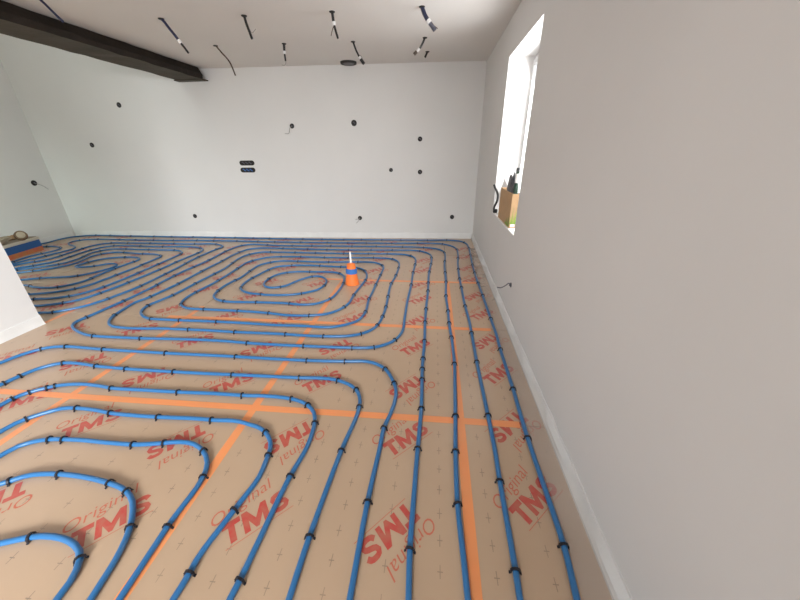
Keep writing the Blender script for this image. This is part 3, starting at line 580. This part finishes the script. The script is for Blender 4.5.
bt = empty('bottle', (W+0.034, 2.962, ZS+0.004)); tag(bt, 'dark green bottle with a white label standing in the cardboard box', 'bottle')
MB().lathe([(0.020,0),(0.0225,0.01),(0.0225,0.325),(0.020,0.345),(0.014,0.365),(0.0125,0.435),(0.0145,0.44),(0.0145,0.455)], 18).make('glass', M['bottle'], bt, smooth=True)
MB().lathe([(0.0145,0.367),(0.0165,0.369),(0.0165,0.436),(0.0145,0.438)], 16).make('paper_label', M['white'], bt, smooth=True)
cn = empty('spray_can', (W+0.046, 3.025, ZS+0.004)); tag(cn, 'slim grey metal can with a black cap standing behind the green bottle in the box', 'can')
MB().lathe([(0.017,0),(0.019,0.006),(0.019,0.43),(0.014,0.445)], 18).make('can', M['steel'], cn, smooth=True)
MB().lathe([(0.0145,0.444),(0.0145,0.475),(0.011,0.48)], 16).make('cap', M['black'], cn, smooth=True)
def crumple(name, c, s, mt, label, cat, seed):
    rnd = random.Random(seed); V, F_ = [], []; n, mm = 14, 9
    for j in range(mm):
        ph = PI*j/(mm-1)
        for i in range(n):
            a = 2*PI*i/n; q = 1 + rnd.uniform(-0.22, 0.22)
            V.append((s[0]*math.sin(ph)*math.cos(a)*q, s[1]*math.sin(ph)*math.sin(a)*q, s[2]*(1-math.cos(ph))*0.5*(1 if j in (0, mm-1) else q)))
    for j in range(mm-1):
        for i in range(n): F_.append((j*n+i, j*n+(i+1)%n, (j+1)*n+(i+1)%n, (j+1)*n+i))
    o = MB().add(V, F_).make(name, mt); o.location = c; return tag(o, label, cat)
crumple('foil_bag', (W+0.044, 3.19, ZS+0.16), (0.026, 0.11, 0.24), M['steel'], 'grey crumpled foil bag sticking out of the middle of the cardboard box', 'bag', 12)
crumple('plastic_bag', (W+0.09, 3.60, ZS), (0.06, 0.11, 0.34), M['white'], 'white crumpled plastic bag standing on the far end of the window sill', 'bag', 3)
st = empty('black_strap', (W-0.006, 3.66, ZS)); tag(st, 'black hose end standing upright at the far end of the sill', 'strap')
MB().tube(smooth_path([(0.02,0.03,0.008),(0.0,0.01,0.05),(0.015,-0.05,0.14),(0.012,-0.06,0.20),(-0.012,0.0,0.26),(-0.02,0.03,0.285)], 0.012), 0.011, 8).make('strap', M['black'], st, smooth=True)  # black strap, drawn as a bent tube
MB().lathe([(0.018,0),(0.024,0.004),(0.024,0.03),(0.016,0.04)], 12, c=(0.02,0.03,0)).make('fitting', M['black'], st, smooth=True)

# ---------------------------------------------------------------- orange bottle in the middle of the coil
ob = empty('glue_bottle', (-0.866, 3.285, 0.0)); tag(ob, 'orange squeeze bottle with blue band and white nozzle standing on the floor', 'bottle')
def frustum(prof, n=20, sq=0.8):
    return MB().lathe(prof, n, squash=sq)
frustum([(0.070,0.0),(0.076,0.006),(0.074,0.02),(0.056,0.128)]).make('body', M['orange'], ob, smooth=True)
frustum([(0.057,0.128),(0.063,0.132),(0.061,0.182),(0.055,0.186)]).make('band', M['blueband'], ob, smooth=True)
frustum([(0.052,0.186),(0.048,0.205),(0.044,0.235),(0.020,0.248)]).make('shoulder', M['orange'], ob, smooth=True)
MB().lathe([(0.0125,0.246),(0.0115,0.25),(0.009,0.36),(0.005,0.372)], 12).make('nozzle', M['white'], ob, smooth=True)

# ---------------------------------------------------------------- flat carton and clutter by the left wall
ca = empty('flat_carton', (-5.99, 3.78, 0.0), 0.215); tag(ca, 'flat blue and orange carton with pale lid lying at the end of the left partition', 'carton')
MB().box((-0.17,-0.55,0.0),(0.17,0.52,0.065)).make('lower_band', M['boxorange'], ca, bevel=0.004)
MB().box((-0.17,-0.55,0.065),(0.17,0.52,0.165)).make('upper_band', M['boxblue'], ca, bevel=0.002)
MB().box((-0.176,-0.556,0.165),(0.176,0.528,0.205)).make('lid', M['cream'], ca, bevel=0.006)
MB().box((-0.165,-0.54,0.205),(0.150,0.515,0.211)).make('kraft_sheet', M['sack'], ca)
tr = empty('brown_tape_roll', (-5.84, 4.06, 0.212)); tag(tr, 'brown tape roll lying on the carton by the left wall', 'tape roll')
mt = Matrix.Rotation(math.radians(64), 3, 'Y') @ Matrix.Rotation(0.5, 3, 'X')
MB().lathe([(0.044,-0.035),(0.062,-0.04),(0.070,0.0),(0.062,0.04),(0.044,0.035)], 18, mtx=mt, c=(0,0,0.072)).make('roll', M['leather'], tr, smooth=True)
MB().lathe([(0.018,-0.042),(0.045,-0.042),(0.045,0.042),(0.018,0.042)], 16, mtx=mt, c=(0,0,0.072)).make('core', M['sack'], tr, smooth=True)
crumple('paper_sack', (-5.90, 3.76, 0.210), (0.09, 0.19, 0.10), M['sack'], 'crumpled tan paper sack lying on the carton by the left wall', 'sack', 5)
crumple('black_pouch', (-5.77, 3.58, 0.210), (0.035, 0.06, 0.07), M['black'], 'small black pouch lying on the near end of the carton', 'pouch', 9)
crumple('cloth_rag', (-6.06, 4.08, 0.210), (0.04, 0.12, 0.06), M['card'], 'tan cloth rag lying behind the brown tape roll on the carton', 'rag', 21)
